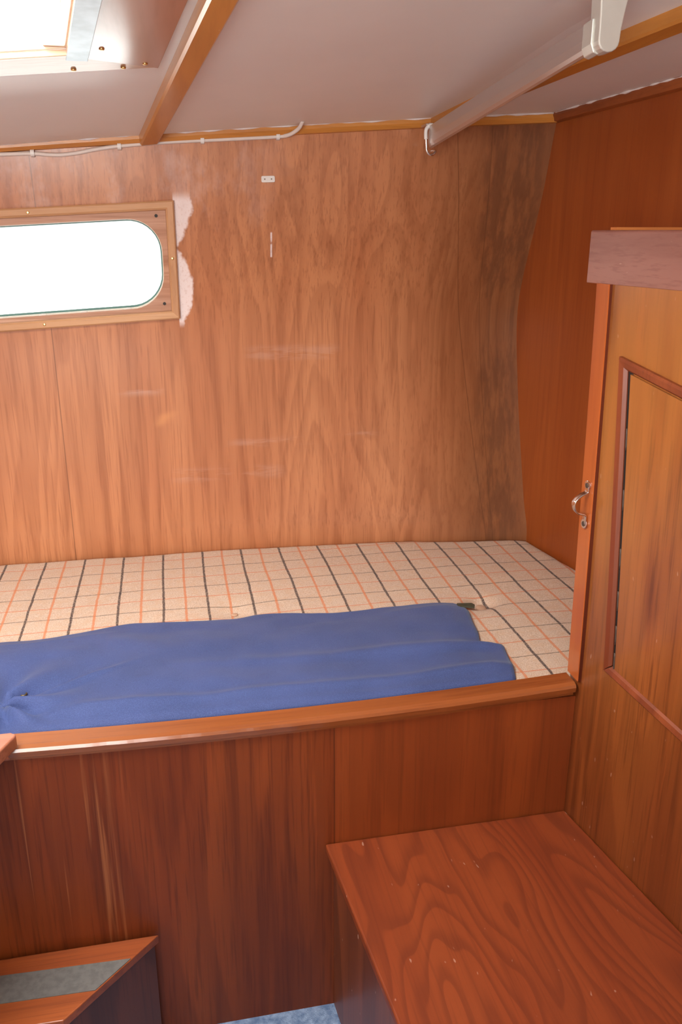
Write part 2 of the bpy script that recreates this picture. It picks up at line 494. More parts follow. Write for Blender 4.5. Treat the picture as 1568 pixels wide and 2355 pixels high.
def tube(bm, pts, r, n=12, flat=1.0):
    """round bar through layout points (radius in layout units)"""
    P = [W(*p) for p in pts]
    rings = []
    up = Vector((0, 0, 1))
    prev = None
    for i, p in enumerate(P):
        d = (P[min(i + 1, len(P) - 1)] - P[max(i - 1, 0)]).normalized()
        if prev is None:
            s = d.cross(up)
            if s.length < 1e-3: s = d.cross(Vector((1, 0, 0)))
            s.normalize()
        else:
            s = (prev - d * prev.dot(d)).normalized()
        prev = s
        t = d.cross(s)
        rr = (r[i] if isinstance(r, (list, tuple)) else r) * S
        rings.append([bm.verts.new(p + (s * math.cos(a) + t * math.sin(a) * flat) * rr)
                      for a in [2 * math.pi * k / n for k in range(n)]])
    for a, b in zip(rings, rings[1:]):
        for i in range(n):
            k = (i + 1) % n
            bm.faces.new((a[i], a[k], b[k], b[i]))
    bm.faces.new(rings[0][::-1]); bm.faces.new(rings[-1])

def smooth_path(pts, sub=8):
    out = []
    P = [Vector(p) for p in pts]
    for i in range(len(P) - 1):
        p0 = P[max(i - 1, 0)]; p1 = P[i]; p2 = P[i + 1]; p3 = P[min(i + 2, len(P) - 1)]
        for k in range(sub):
            t = k / sub
            out.append(tuple(0.5 * ((2 * p1) + (-p0 + p2) * t + (2 * p0 - 5 * p1 + 4 * p2 - p3) * t * t + (-p0 + 3 * p1 - 3 * p2 + p3) * t ** 3)))
    out.append(tuple(P[-1]))
    return out

def disc(bm, c, nrm, r, h, n=20, dome=0.0):
    """short round stud standing on c along nrm (layout units)"""
    nrm = Vector(nrm).normalized()
    s = nrm.orthogonal().normalized(); t = nrm.cross(s)
    c = Vector(c)
    levels = [(r, 0.0), (r, h * 0.5), (r * 0.8, h * 0.85), (r * 0.4, h)] if dome else [(r, 0), (r, h)]
    rings = []
    for rr, hh in levels:
        rings.append([bm.verts.new(W(*(c + nrm * hh + (s * math.cos(a) + t * math.sin(a)) * rr))) for a in [2 * math.pi * k / n for k in range(n)]])
    for a, b in zip(rings, rings[1:]):
        for i in range(n):
            k = (i + 1) % n
            bm.faces.new((a[i], a[k], b[k], b[i]))
    bm.faces.new(rings[0][::-1]); bm.faces.new(rings[-1])

def interp(tab, v):
    if v <= tab[0][0]: return tab[0][1]
    for (a, p), (b, q) in zip(tab, tab[1:]):
        if v <= b:
            t = (v - a) / (b - a)
            return p + (q - p) * t
    return tab[-1][1]

# ------------------------------------------------------------------ the hull shape
CZ = [(-1.30, 0.047), (-0.2524, .1409), (-.1393, .1511), (-.0196, .1610), (.1568, .1759), (.3315, .1886), (.5267, .2015), (.7483, .2135), (1.3, .238)]
def cz0(x):
    return sum(interp(CZ, x + k * 0.012) for k in range(-4, 5)) / 9.0
def ceil_z(x, y):
    c = interp([(0.50, 0.08), (0.60, 0.055), (0.80, 0.03)], x)
    return cz0(x) + c * (1.615 - y)

YB = [(-1.3, 1.66), (-0.34, 1.700), (-0.04, 1.698), (0.21, 1.690), (0.38, 1.678), (0.55, 1.658), (0.63, 1.646), (0.72, 1.637), (0.80, 1.616), (0.9, 1.60)]
YT = [(-1.3, 1.61), (-0.25, 1.630), (0.33, 1.640), (0.76, 1.630), (0.9, 1.61)]
BUL = [(0, 0), (0.10, 0.022), (0.2, 0.041), (0.31, 0.062), (0.42, 0.079), (0.50, 0.091), (0.56, 0.095), (0.60, 0.092), (0.635, 0.085), (0.72, 0.062), (0.815, 0.035), (0.90, 0.018), (0.953, 0.010), (1.0, 0.0), (1.2, -0.05)]
def smooth_tab(tab, v, w):
    return sum(interp(tab, v + w * (k / 4.0)) for k in range(-4, 5)) / 9.0
def wall_y(x, z):
    h = (z + 0.641) / 0.85
    k = interp([(0.0, 0.35), (0.55, 0.7), (0.75, 1.0)], x)
    yb = smooth_tab(YB, x, 0.06); yt = smooth_tab(YT, x, 0.06)
    hh = max(0.0, h)
    return yb + (yt - yb) * max(0, min(h, 1.1)) + k * smooth_tab(BUL, max(hh, 0.0), 0.05) * min(1, max(0, hh * 14))
def bulk_x(y):
    return 0.755 + 0.17 * (1.62 - y)

# window geometry in the sheared frame of the hull side (zeta = z - 0.055 x)
SH = 0.055
WX1 = 0.029; WX0 = -0.76; WZ1 = 0.0530; WZ0 = -0.1605
MW = 0.016
def wz(x, zeta): return zeta + SH * x

def frange(a, b, n): return [a + (b - a) * i / n for i in range(n + 1)]

def hull_wall():
    bm = bmesh.new()
    xs = frange(-1.25, WX0 + MW * 0.6, 12) + frange(WX0 + MW * 0.6, WX1 - MW * 0.6, 14)[1:] + frange(WX1 - MW * 0.6, 0.86, 36)[1:]
    zs = frange(-0.80, WZ0 + MW * 0.6, 30) + frange(WZ0 + MW * 0.6, WZ1 - MW * 0.6, 12)[1:] + frange(WZ1 - MW * 0.6, 0.27, 12)[1:]
    hx0, hx1, hz0, hz1 = WX0 + MW * 0.6, WX1 - MW * 0.6, WZ0 + MW * 0.6, WZ1 - MW * 0.6
    T = 0.022
    e = 1e-5
    V = {}
    def v(i, k, s):
        if (i, k, s) not in V:
            x = xs[i]; z = wz(x, zs[k])
            V[(i, k, s)] = bm.verts.new(W(x, wall_y(x, z) + s * T, z))
        return V[(i, k, s)]
    def solid(i, k):
        if i < 0 or k < 0 or i >= len(xs) - 1 or k >= len(zs) - 1: return False
        return not (xs[i] > hx0 - e and xs[i + 1] < hx1 + e and zs[k] > hz0 - e and zs[k + 1] < hz1 + e)
    for i in range(len(xs) - 1):
        for k in range(len(zs) - 1):
            if not solid(i, k): continue
            bm.faces.new((v(i, k, 0), v(i + 1, k, 0), v(i + 1, k + 1, 0), v(i, k + 1, 0)))
            bm.faces.new((v(i, k, 1), v(i, k + 1, 1), v(i + 1, k + 1, 1), v(i + 1, k, 1)))
            for di, dk, a, b in ((-1, 0, (i, k), (i, k + 1)), (1, 0, (i + 1, k), (i + 1, k + 1)), (0, -1, (i, k), (i + 1, k)), (0, 1, (i, k + 1), (i + 1, k + 1))):
                if not solid(i + di, k + dk):
                    bm.faces.new([bm.verts.new(q.co) for q in (v(*a, 0), v(*b, 0), v(*b, 1), v(*a, 1))])
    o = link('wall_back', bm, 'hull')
    # smooth front/back, keep rims flat
    for p in o.data.polygons:
        p.use_smooth = abs(p.normal.y) > 0.6
    structure(o, 'varnished plywood lining of the curved hull side with a wide port light')
hull_wall()

# bulkhead at the foot of the berth
bm = bmesh.new()
hexa(bm, [(bulk_x(1.90), 1.90, -1.171), (bulk_x(1.90) + .02, 1.90, -1.171), (bulk_x(-0.95) + .02, -0.95, -1.171), (bulk_x(-0.95), -0.95, -1.171)],
     [(bulk_x(1.90), 1.90, 0.34), (bulk_x(1.90) + .02, 1.90, 0.34), (bulk_x(-0.95) + .02, -0.95, 0.34), (bulk_x(-0.95), -0.95, 0.34)])
structure(link('wall_right', bm, 'bulkhead'), 'reddish veneered bulkhead closing the foot of the berth')
structure(link('wall_left', boxbm(-1.27, -1.25, -0.95, 1.72, -1.171, 0.34), 'bulkhead'))
# bulkhead behind the viewer with the companionway opening, plus an added light-blocking box
for nm, a in (('wall_front_and_blocker', (-1.25, -0.92, -0.97, -0.95, -1.171, 0.34)), ('wall_front_and_blocker', (-0.08, 1.18, -0.97, -0.95, -1.171, 0.34)),
              ('wall_front_and_blocker', (-0.92, -0.08, -0.97, -0.95, -1.171, -0.26)), ('wall_front_and_blocker', (-1.25, 0.95, -0.945, 0.12, -1.171, -0.34))):  # last box is added out of view to shade the low areas
    structure(link(nm, boxbm(*a), 'bounce' if a[3] > 0 else 'bulkhead'))

# cabin sole
structure(link('floor', boxbm(-1.27, 1.25, -0.97, 1.9, -1.20, -1.171), 'carpet'), 'blue carpeted cabin floor')

# deckhead with the hatch opening (sides run parallel to the beams)
HD = 0.115           # lateral run of beams per unit towards the viewer
HY1 = 1.105; HY0 = 0.42
def hx1(y): return -0.090 + 0.15 * (1.105 - y)
def hx0(y): return -0.62 + 0.05 * (1.105 - y)
def ceiling():
    bm = bmesh.new()
    ys = frange(-0.97, HY0, 8) + frange(HY0, HY1, 8)[1:] + frange(HY1, 1.72, 8)[1:]
    def cols(y):
        yc = max(HY0, min(HY1, y))
        return frange(-1.27, hx0(yc), 6) + frange(hx0(yc), hx1(yc), 6)[1:] + frange(hx1(yc), 1.25, 20)[1:]
    nx = len(cols(0)) - 1
    V = [[[bm.verts.new(W(x, y, ceil_z(x, y) + s * 0.018)) for x in cols(y)] for y in ys] for s in (0, 1)]
    def solid(i, k):
        if i < 0 or k < 0 or i >= nx or k >= len(ys) - 1: return False
        return not (6 <= i < 12 and 8 <= k < 16)
    for i in range(nx):
        for k in range(len(ys) - 1):
            if not solid(i, k): continue
            for s in (0, 1):
                q = [V[s][k][i], V[s][k][i + 1], V[s][k + 1][i + 1], V[s][k + 1][i]]
                bm.faces.new(q)
            for di, dk, a, b in ((-1, 0, (k, i), (k + 1, i)), (1, 0, (k, i + 1), (k + 1, i + 1)), (0, -1, (k, i), (k, i + 1)), (0, 1, (k + 1, i), (k + 1, i + 1))):
                if not solid(i + di, k + dk):
                    bm.faces.new((V[0][a[0]][a[1]], V[0][b[0]][b[1]], V[1][b[0]][b[1]], V[1][a[0]][a[1]]))
    structure(link('ceiling', bm, 'ceiling'), 'glossy white deckhead panel')
ceiling()

# ------------------------------------------------------------------ trims and beams
def ray_beam(name, xw, w, slope, label, y1=-0.9, drop=0.016):
    bm = bmesh.new()
    ys = frange(1.632, y1, 24)
    def prof(i, p):
        y = p[1]; x0 = xw + slope * (1.61 - y); x1 = x0 + w
        return [(x0, y, ceil_z(x0, y) + 0.002), (x0 + .001, y, ceil_z(x0, y) - drop + .003), (x0 + .004, y, ceil_z(x0, y) - drop),
                (x1 - .004, y, ceil_z(x1, y) - drop), (x1 - .001, y, ceil_z(x1, y) - drop + .003), (x1, y, ceil_z(x1, y) + 0.002)]
    sweep(bm, [(0, y, 0) for y in ys], prof)
    return structure(link(name, bm, 'beam'), label)
ray_beam('trim_1', -0.022, 0.034, 0.115, 'orange-brown wooden deck beam beside the roof hatch')
ray_beam('trim_2', 0.505, 0.034, 0.135, 'orange-brown wooden deck beam above the metal rail')

def bead(bm, pts, r0, jit, seed):
    """irregular run of paint along a joint"""
    rr = []
    for i, p in enumerate(pts):
        n = noise.noise(Vector((i * 0.35, seed, 0)))
        rr.append(max(0.0004, r0 + jit * n))
    tube(bm, pts, rr, 8)

# cornice along the hull side
bm = bmesh.new()
xs = frange(-1.24, 0.752, 48)
def corn(i, p):
    x = p[0]; zt = ceil_z(x, 1.62)
    y = wall_y(x, zt) + 0.004
    d = interp([(-0.25, 0.0105), (0.20, 0.0145), (0.75, 0.016)], x)
    return [(x, y, zt + .002), (x, y - .014, zt + .003), (x, y - .014, zt - d * .5), (x, y - .010, zt - d), (x, y, zt - d - .001)]
sweep(bm, [(x, 0, 0) for x in xs], corn)
o = structure(link('trim_3', bm, 'trimx'), 'thin orange-brown cornice between hull lining and deckhead')
bm = bmesh.new()
pts = []
for x in frange(-1.2, 0.74, 190):
    zt = ceil_z(x, 1.61)
    pts.append((x, wall_y(x, zt) - 0.0105, zt - 0.001))
bead(bm, pts, 0.0016, 0.0032, 3.3)
link('paint_bead', bm, 'caulk', o, smooth=True)

# cornice along the bulkhead
bm = bmesh.new()
def corn2(i, p):
    y = p[1]; x = bulk_x(y); zt = ceil_z(x, y)
    return [(x, y, zt + .002), (x - .016, y, zt + .002), (x - .016, y, zt - .006), (x - .011, y, zt - .015), (x, y, zt - .017)]
ys = frange(1.625, -0.9, 40)
sweep(bm, [(0, y, 0) for y in ys], corn2)
o = structure(link('trim_4', bm, 'trimb'), 'dark brown cornice along the top of the bulkhead')
bm = bmesh.new()
pts = []
for y in frange(1.61, 0.4, 150):
    x = bulk_x(y) - 0.0165
    pts.append((x, y, ceil_z(x, y) - 0.001))
bead(bm, pts, 0.0010, 0.0032, 8.1)
link('paint_bead', bm, 'caulk', o, smooth=True)

# ------------------------------------------------------------------ window
win = bpy.data.objects.new('window_1', None); C.objects.link(win)
win.location = W(-0.36, 1.62, -0.2)
structure(win, 'wide port light with rounded ends set in a pale wooden frame')
def wp(x, zeta, off):
    """point on the hull side, 'off' towards the cabin"""
    z = wz(x, zeta)
    return (x, wall_y(x, z) - off, z)
def moulding(name, x0, z0, x1, z1, nx, nz, mat):
    # strip from corner (x0,z0) to (x1,z1); inner side displaced by (nx,nz)*MW with mitred ends
    bm = bmesh.new()
    n = 18
    def prof(i, p):
        t = i / n
        sx = 1 if x1 > x0 else (-1 if x1 < x0 else 0); sz = 1 if z1 > z0 else (-1 if z1 < z0 else 0)
        L = abs(x1 - x0) + abs(z1 - z0)
        out = []
        for d, off in ((0, -0.001), (0.0, 0.008), (0.0025, 0.0105), (MW - .004, 0.0105), (MW - .001, 0.008), (MW, -0.004)):
            a = d + t * (L - 2 * d)
            out.append(wp(x0 + sx * a + nx * d, z0 + sz * a + nz * d, off))
        return out
    sweep(bm, [(0, 0, 0)] * (n + 1), prof)
    return link(name, bm, mat, win)
moulding('window_frame', WX0, WZ1, WX1, WZ1, 0, -1, 'winx')
moulding('window_frame', WX0, WZ0, WX1, WZ0, 0, 1, 'winx')
moulding('window_frame', WX1, WZ1, WX1, WZ0, -1, 0, 'winz')
moulding('window_frame', WX0, WZ1, WX0, WZ0, 1, 0, 'winz')

OX0, OX1, OZ0, OZ1, OR = -0.73, 0.0035, -0.1370, 0.0260, 0.062
def rrect(x0, x1, z0, z1, r, n=12):
    pts = []
    for cx, cz, a0 in ((x1 - r, z1 - r, 0), (x0 + r, z1 - r, 90), (x0 + r, z0 + r, 180), (x1 - r, z0 + r, 270)):
        for k in range(n + 1):
            a = math.radians(a0 + 90 * k / n)
            pts.append((cx + r * math.cos(a), cz + r * math.sin(a)))
    return pts
def dens(pts, m=10):
    out = []
    for a, b in zip(pts, pts[1:] + pts[:1]):
        L = math.hypot(b[0] - a[0], b[1] - a[1])
        k = max(1, int(L / 0.04))
        for i in range(k):
            out.append((a[0] + (b[0] - a[0]) * i / k, a[1] + (b[1] - a[1]) * i / k))
    return out
def ring_wall(bm, inner, outer, offi0, offi1):
    """flat ring between two outlines at depth offi0, going to offi1"""
    n = len(inner)
    R = []
    for (pts, off) in ((outer, offi1), (outer, offi0), (inner, offi0), (inner, offi1)):
        R.append([bm.verts.new(W(*wp(x, z, off))) for x, z in pts])
    for a in range(4):
        A = R[a]; B = R[(a + 1) % 4]
        for i in range(n):
            k = (i + 1) % n
            bm.faces.new((A[i], A[k], B[k], B[i]))
op = dens(rrect(OX0, OX1, OZ0, OZ1, OR))
cxm, czm = (OX0 + OX1) / 2, (OZ0 + OZ1) / 2
ix0, ix1, iz0, iz1 = WX0 + MW - .002, WX1 - MW + .002, WZ0 + MW - .002, WZ1 - MW + .002
def to_rect(p):
    # push an outline point straight out to the rectangle of the mouldings
    x, z = p
    dx = x - max(OX0 + OR, min(OX1 - OR, x)); dz = z - czm
    tx = 1e9 if abs(dx) < 1e-9 else ((ix1 - x) / dx if dx > 0 else (ix0 - x) / dx)
    if abs(z - OZ1) < 1e-6: return (x, iz1)
    if abs(z - OZ0) < 1e-6: return (x, iz0)
    dzz = z - max(OZ0 + OR, min(OZ1 - OR, z))
    tz = 1e9 if abs(dzz) < 1e-9 else ((iz1 - z) / dzz if dzz > 0 else (iz0 - z) / dzz)
    t = min(tx, tz)
    return (x + dx * t, z + dzz * t)
bm = bmesh.new()
ring_wall(bm, op, [to_rect(p) for p in op], -0.005, -0.030)
link('window_liner', bm, 'liner', win)
op_in = dens(rrect(OX0 + .004, OX1 - .004, OZ0 + .005, OZ1 - .004, OR - .004))
op2 = dens(rrect(OX0 - .001, OX1 + .001, OZ0 - .001, OZ1 + .001, OR + .001))
bm = bmesh.new()
n = min(len(op_in), len(op2))
def resample(pts, n):
    L = [0]
    for a, b in zip(pts, pts[1:] + pts[:1]): L.append(L[-1] + math.hypot(b[0] - a[0], b[1] - a[1]))
    out = []
    j = 0
    for i in range(n):
        d = L[-1] * i / n
        while L[j + 1] < d: j += 1
        t = (d - L[j]) / max(1e-9, L[j + 1] - L[j])
        a = pts[j]; b = pts[(j + 1) % len(pts)]
        out.append((a[0] + (b[0] - a[0]) * t, a[1] + (b[1] - a[1]) * t))
    return out
A = resample(rrect(OX0 + .0035, OX1 - .0035, OZ0 + .006, OZ1 - .003, OR - .004), 160)
B = resample(rrect(OX0 - .0005, OX1 + .0005, OZ0 - .0005, OZ1 + .0005, OR), 160)
ring_wall(bm, A, B, -0.024, -0.031)
link('window_seal', bm, 'rubber', win)
bm = bmesh.new()
A = resample(rrect(OX0 + .0012, OX1 - .0012, OZ0 + .0022, OZ1 - .001, OR - .0015), 160)
ring_wall(bm, A, B, -0.012, -0.024)
link('window_sealant', bm, 'putty', win)
bm = bmesh.new()
Cc = resample(rrect(OX0 + .001, OX1 - .001, OZ0 + .001, OZ1 - .001, OR - .001), 160)
f1 = [bm.verts.new(W(*wp(x, z, -0.0272))) for x, z in Cc]
f2 = [bm.verts.new(W(*wp(x, z, -0.0302))) for x, z in Cc]
# pane built as a strip grid so it follows the slight curve of the hull
bm.free(); bm = bmesh.new()
xs = frange(OX0 + .001, OX1 - .001, 60)
def hh(x):
    r = OR - .001
    d = 0
    if x > OX1 - OR: d = x - (OX1 - OR)
    if x < OX0 + OR: d = (OX0 + OR) - x
    return r - math.sqrt(max(0, r * r - d * d))
rows = []
for x in xs:
    k = min(hh(x), (OZ1 - OZ0) / 2 - .012)
    a, b = OZ0 + .001 + k, OZ1 - .001 - k
    rows.append([[bm.verts.new(W(*wp(x, a + (b - a) * t / 6, off))) for t in range(7)] for off in (-0.0272, -0.0302)])
for r0, r1 in zip(rows, rows[1:]):
    for s in (0, 1):
        for t in range(6):
            bm.faces.new((r0[s][t], r1[s][t], r1[s][t + 1], r0[s][t + 1]))
    for t in (0, 6):
        bm.faces.new((r0[0][t], r1[0][t], r1[1][t], r0[1][t]))
for r in (rows[0], rows[-1]):
    for t in range(6):
        bm.faces.new((r[0][t], r[0][t + 1], r[1][t + 1], r[1][t]))
link('pane', bm, 'glass', win, smooth=False)
for x in (-0.225, -0.150, -0.068, -0.42, -0.56):
    bm = bmesh.new()
    tube(bm, [wp(x - .006, OZ0 - .0005, -0.0065), wp(x - .003, OZ0 + .0015, -0.0065), wp(x + .003, OZ0 + .0015, -0.0065), wp(x + .006, OZ0 - .0005, -0.0065)], [.001, .002, .002, .001], 10)
    link('sealant_blob', bm, 'white', win, smooth=True)
for x, z in ((-0.004, 0.0285), (0.001, -0.131), (-0.725, 0.0285), (-0.725, -0.131)):
    bm = bmesh.new()
    disc(bm, wp(x, z, -0.0052), (0, -1, 0), 0.0030, 0.0009)
    link('screw_hole', bm, 'dark', win)
for x, z in ((WX1 - MW / 2, -0.048), (-0.225, WZ1 - MW / 2), (-0.222, WZ0 + MW / 2), (-0.5, WZ1 - MW / 2), (-0.5, WZ0 + MW / 2)):
    bm = bmesh.new()
    disc(bm, wp(x, z, 0.0100), (0, -1, 0), 0.0028, 0.0012, dome=1)
    link('frame_screw', bm, 'brass', win, smooth=True)

# ------------------------------------------------------------------ roof hatch
hat = thing('roof_hatch', 'open roof hatch with varnished plywood surround and brass screws, left of the deck beam', 'hatch', (-0.35, 0.75, ceil_z(-0.35, 0.75)))
def cp(x, y, off): return (x, y, ceil_z(x, y) - off)
OUTR = lambda y: 0.011 + 0.125 * (1.186 - y)
# right-hand board with mitred end
def slab(poly, t0, t1):
    bm = bmesh.new()
    hexa(bm, [cp(x, y, t1) for x, y in poly], [cp(x, y, t0) for x, y in poly])
    return bm
yo = 1.176
link('side_board', slab([(hx1(1.105), 1.105), (0.0115, yo), (OUTR(0.75), 0.75), (OUTR(0.42 - .07), 0.35), (hx1(0.42), 0.42), (hx1(0.75), 0.75)], -0.0005, 0.0075), 'hatch', hat, bevel=0.0012)
link('front_board', slab([(hx0(1.105), 1.105), (hx1(1.105), 1.105), (0.0112, yo), (-0.70, yo - .012)], -0.0005, 0.0065), 'hatchx', hat, bevel=0.0012)
link('side_board', slab([(hx0(1.105), 1.105), (-0.70, yo - .012), (-0.68, 0.35), (hx0(0.42), 0.42)], -0.0005, 0.0070), 'hatch', hat, bevel=0.0012)
link('front_board', slab([(hx0(0.42), 0.42), (-0.68, 0.35), (OUTR(0.35), 0.35), (hx1(0.42), 0.42)], -0.0005, 0.0065), 'hatchx', hat, bevel=0.0012)
# coaming walls above the opening
def cwall(p, q, t, mat, zt=0.50):
    (x0, y0), (x1, y1) = p, q
    d = Vector((x1 - x0, y1 - y0)); nrm = Vector((-d.y, d.x)).normalized() * t
    bm = bmesh.new()
    i = nrm.normalized() * 0.002
    a = [(x0 - i.x, y0 - i.y), (x1 - i.x, y1 - i.y), (x1 + nrm.x, y1 + nrm.y), (x0 + nrm.x, y0 + nrm.y)]
    hexa(bm, [(x, y, ceil_z(x, y) + 0.0005) for x, y in a], [(x, y, zt) for x, y in a])
    return link('coaming', bm, mat, hat, bevel=0.001)
cwall((hx0(HY1), HY1), (hx1(HY1), HY1), 0.02, 'coaming')
cwall((hx1(HY1), HY1), (hx1(HY0), HY0), 0.02, 'coaming')
cwall((hx1(HY0), HY0), (hx0(HY0), HY0), 0.02, 'coaming')
cwall((hx0(HY0), HY0), (hx0(HY1), HY1), 0.02, 'coaming')
xb = hx1(HY1)
bm = boxbm(xb - 0.024, xb - 0.0005, HY1 - 0.011, HY1 - 0.0022, ceil_z(xb, HY1) + .001, 0.48)
link('corner_batten', bm, 'coaming', hat, bevel=0.001)
# metal flashing strip along the right edge of the opening
bm = bmesh.new()
def fl(i, p):
    y = p[1]; x = hx1(y)
    return [cp(x - .001, y, .0085), cp(x - .001, y, .0105), cp(x + .023, y, .0125), cp(x + .0235, y, .0085)]
sweep(bm, [(0, y, 0) for y in frange(1.110, 0.42, 20)], fl)
link('flashing_strip', bm, 'flash', hat, bevel=0.0006)
for x, y in ((-0.050, 1.082), (-0.004, 1.151), (-0.088, 1.160), (-0.030, 1.163), (0.02, 0.9), (0.05, 0.6), (-0.3, 1.158)):
    bm = bmesh.new()
    disc(bm, cp(x, y, 0.0070), (0, 0, -1), 0.0032, 0.0022, dome=1)
    link('brass_screw', bm, 'brass', hat, smooth=True)

# ------------------------------------------------------------------ berth
def rail_z(x):
    return -0.6405 + 0.058 * (x - 0.13) ** 2 - 0.0007
berth = thing('berth', 'built-in quarter berth with tall varnished front panel and mahogany edge rail under the checked mattress', 'berth', (0.0, 1.3, -1.171))
bm = bmesh.new()
bm2 = prism([(-1.25, 1.007, -1.171), (0.5634, 1.007, -1.171), (0.5606, 1.025, -1.171), (-1.25, 1.025, -1.171)], (0, 0, 0.515))
bm.free()
link('front_panel', bm2, 'front', berth)
bm = bmesh.new()
def railp(i, p):
    x = p[0]; z = rail_z(x)
    j = 0.0006 * noise.noise(Vector((x * 40, 1, 2)))
    return [(x, 1.0355, z - .022), (x, 1.0355, z - .0015), (x, 1.034, z), (x, 1.0065 + j, z), (x, 1.0005 + j, z - .0025), (x, 0.9985 + j, z - .0065), (x, 1.000 + j, z - .0145), (x, 1.0062, z - .0160), (x, 1.0062, z - .022)]
sweep(bm, [(x, 0, 0) for x in frange(-0.235, 0.5590, 90)], railp)
link('edge_rail', bm, 'rail', berth)
bm = boxbm(-1.25, 0.545, 1.037, 1.58, -0.77, -0.745)
link('bunk_board', bm, 'bulkhead', berth)

# mattress
def mat_y1(x): # back outline
    return min(wall_y(x, -0.66) - 0.003, wall_y(x, -0.70) - .003)
def mat_edge_x(y): return bulk_x(y) - 0.003
mcx = [(0.533, 1.325, 0.020, 0.022), (0.088, 1.372, 0.010, 0.030), (-0.36, 1.33, 0.012, 0.03)]
def rnd(d, r):
    return 0 if d > r else (r - math.sqrt(max(0, r * r - (r - max(d, 0)) ** 2)))
def mat_z(x, y):
    y1 = mat_y1(min(x, 0.76)); xr = mat_edge_x(y)
    z = -0.6400 - rnd(y1 - y, 0.018) - rnd(y - 1.0385, 0.016) * .8 - rnd(xr - x, 0.014) * .5
    z -= 0.004 * max(0, 1 - (xr - x) / 0.25)
    for cx, cy, dep, rad in mcx:
        d2 = ((x - cx) ** 2 + (y - cy) ** 2) / (rad * rad)
        z -= dep * math.exp(-d2) * .7
        z -= dep * 0.18 * math.exp(-d2 / 5)
    return z + 0.0022 * noise.noise(Vector((x * 7, y * 7, 0))) + 0.0008 * noise.noise(Vector((x * 30, y * 30, 3)))
def mattress():
    bm = bmesh.new()
    nx, ny = 220, 80
    T = []
    for i in range(nx + 1):
        u = i / nx
        row = []
        for k in range(ny + 1):
            v = k / ny
            y0 = 1.0385
            x = -1.245 + u * (0.84 + 1.245)
            y = y0 + v * (mat_y1(min(x, 0.76)) - y0)
            xr = mat_edge_x(y)
            x = -1.245 + u * (xr + 1.245)
            y = y0 + v * (mat_y1(min(x, 0.76)) - y0)
            row.append(bm.verts.new(W(x, y, mat_z(x, y))))
        T.append(row)
    for i in range(nx):
        for k in range(ny):
            bm.faces.new((T[i][k], T[i + 1][k], T[i + 1][k + 1], T[i][k + 1]))
    per = [T[i][0] for i in range(nx + 1)] + [T[nx][k] for k in range(1, ny + 1)] + [T[i][ny] for i in range(nx - 1, -1, -1)] + [T[0][k] for k in range(ny - 1, 0, -1)]
    bot = [bm.verts.new((v.co.x, v.co.y, W(0, 0, -0.7445).z)) for v in per]
    n = len(per)
    for i in range(n):
        k = (i + 1) % n
        bm.faces.new((per[i], bot[i], bot[k], per[k]))
    bm.faces.new(bot)
    return bm, W(0, 1.3, -0.7445)
bm, org = mattress()
mt = thing('mattress', 'beige berth mattress with black and orange checked wool cover', 'mattress', (0, 0, -ZF))
mt.location = (0, 0, 0)
mc = link('mattress_cover', bm, 'plaid', mt, smooth=True)
bm = bmesh.new()
b0 = (0.534, 1.324)
disc(bm, (b0[0], b0[1], -0.6555), (0.1, -0.15, 1), 0.010, 0.0035, dome=1)
link('tuft_button', bm, plain('beige_button', (0.52, 0.33, 0.22), 0.8), mt, smooth=True)
for cx, cy in ((0.088, 1.372), (-0.36, 1.33)):
    bm = bmesh.new()
    disc(bm, (cx, cy, -0.6480), (0, 0, 1), 0.006, 0.002, dome=1)
    link('tuft_button', bm, bpy.data.materials['beige_button'], mt, smooth=True)

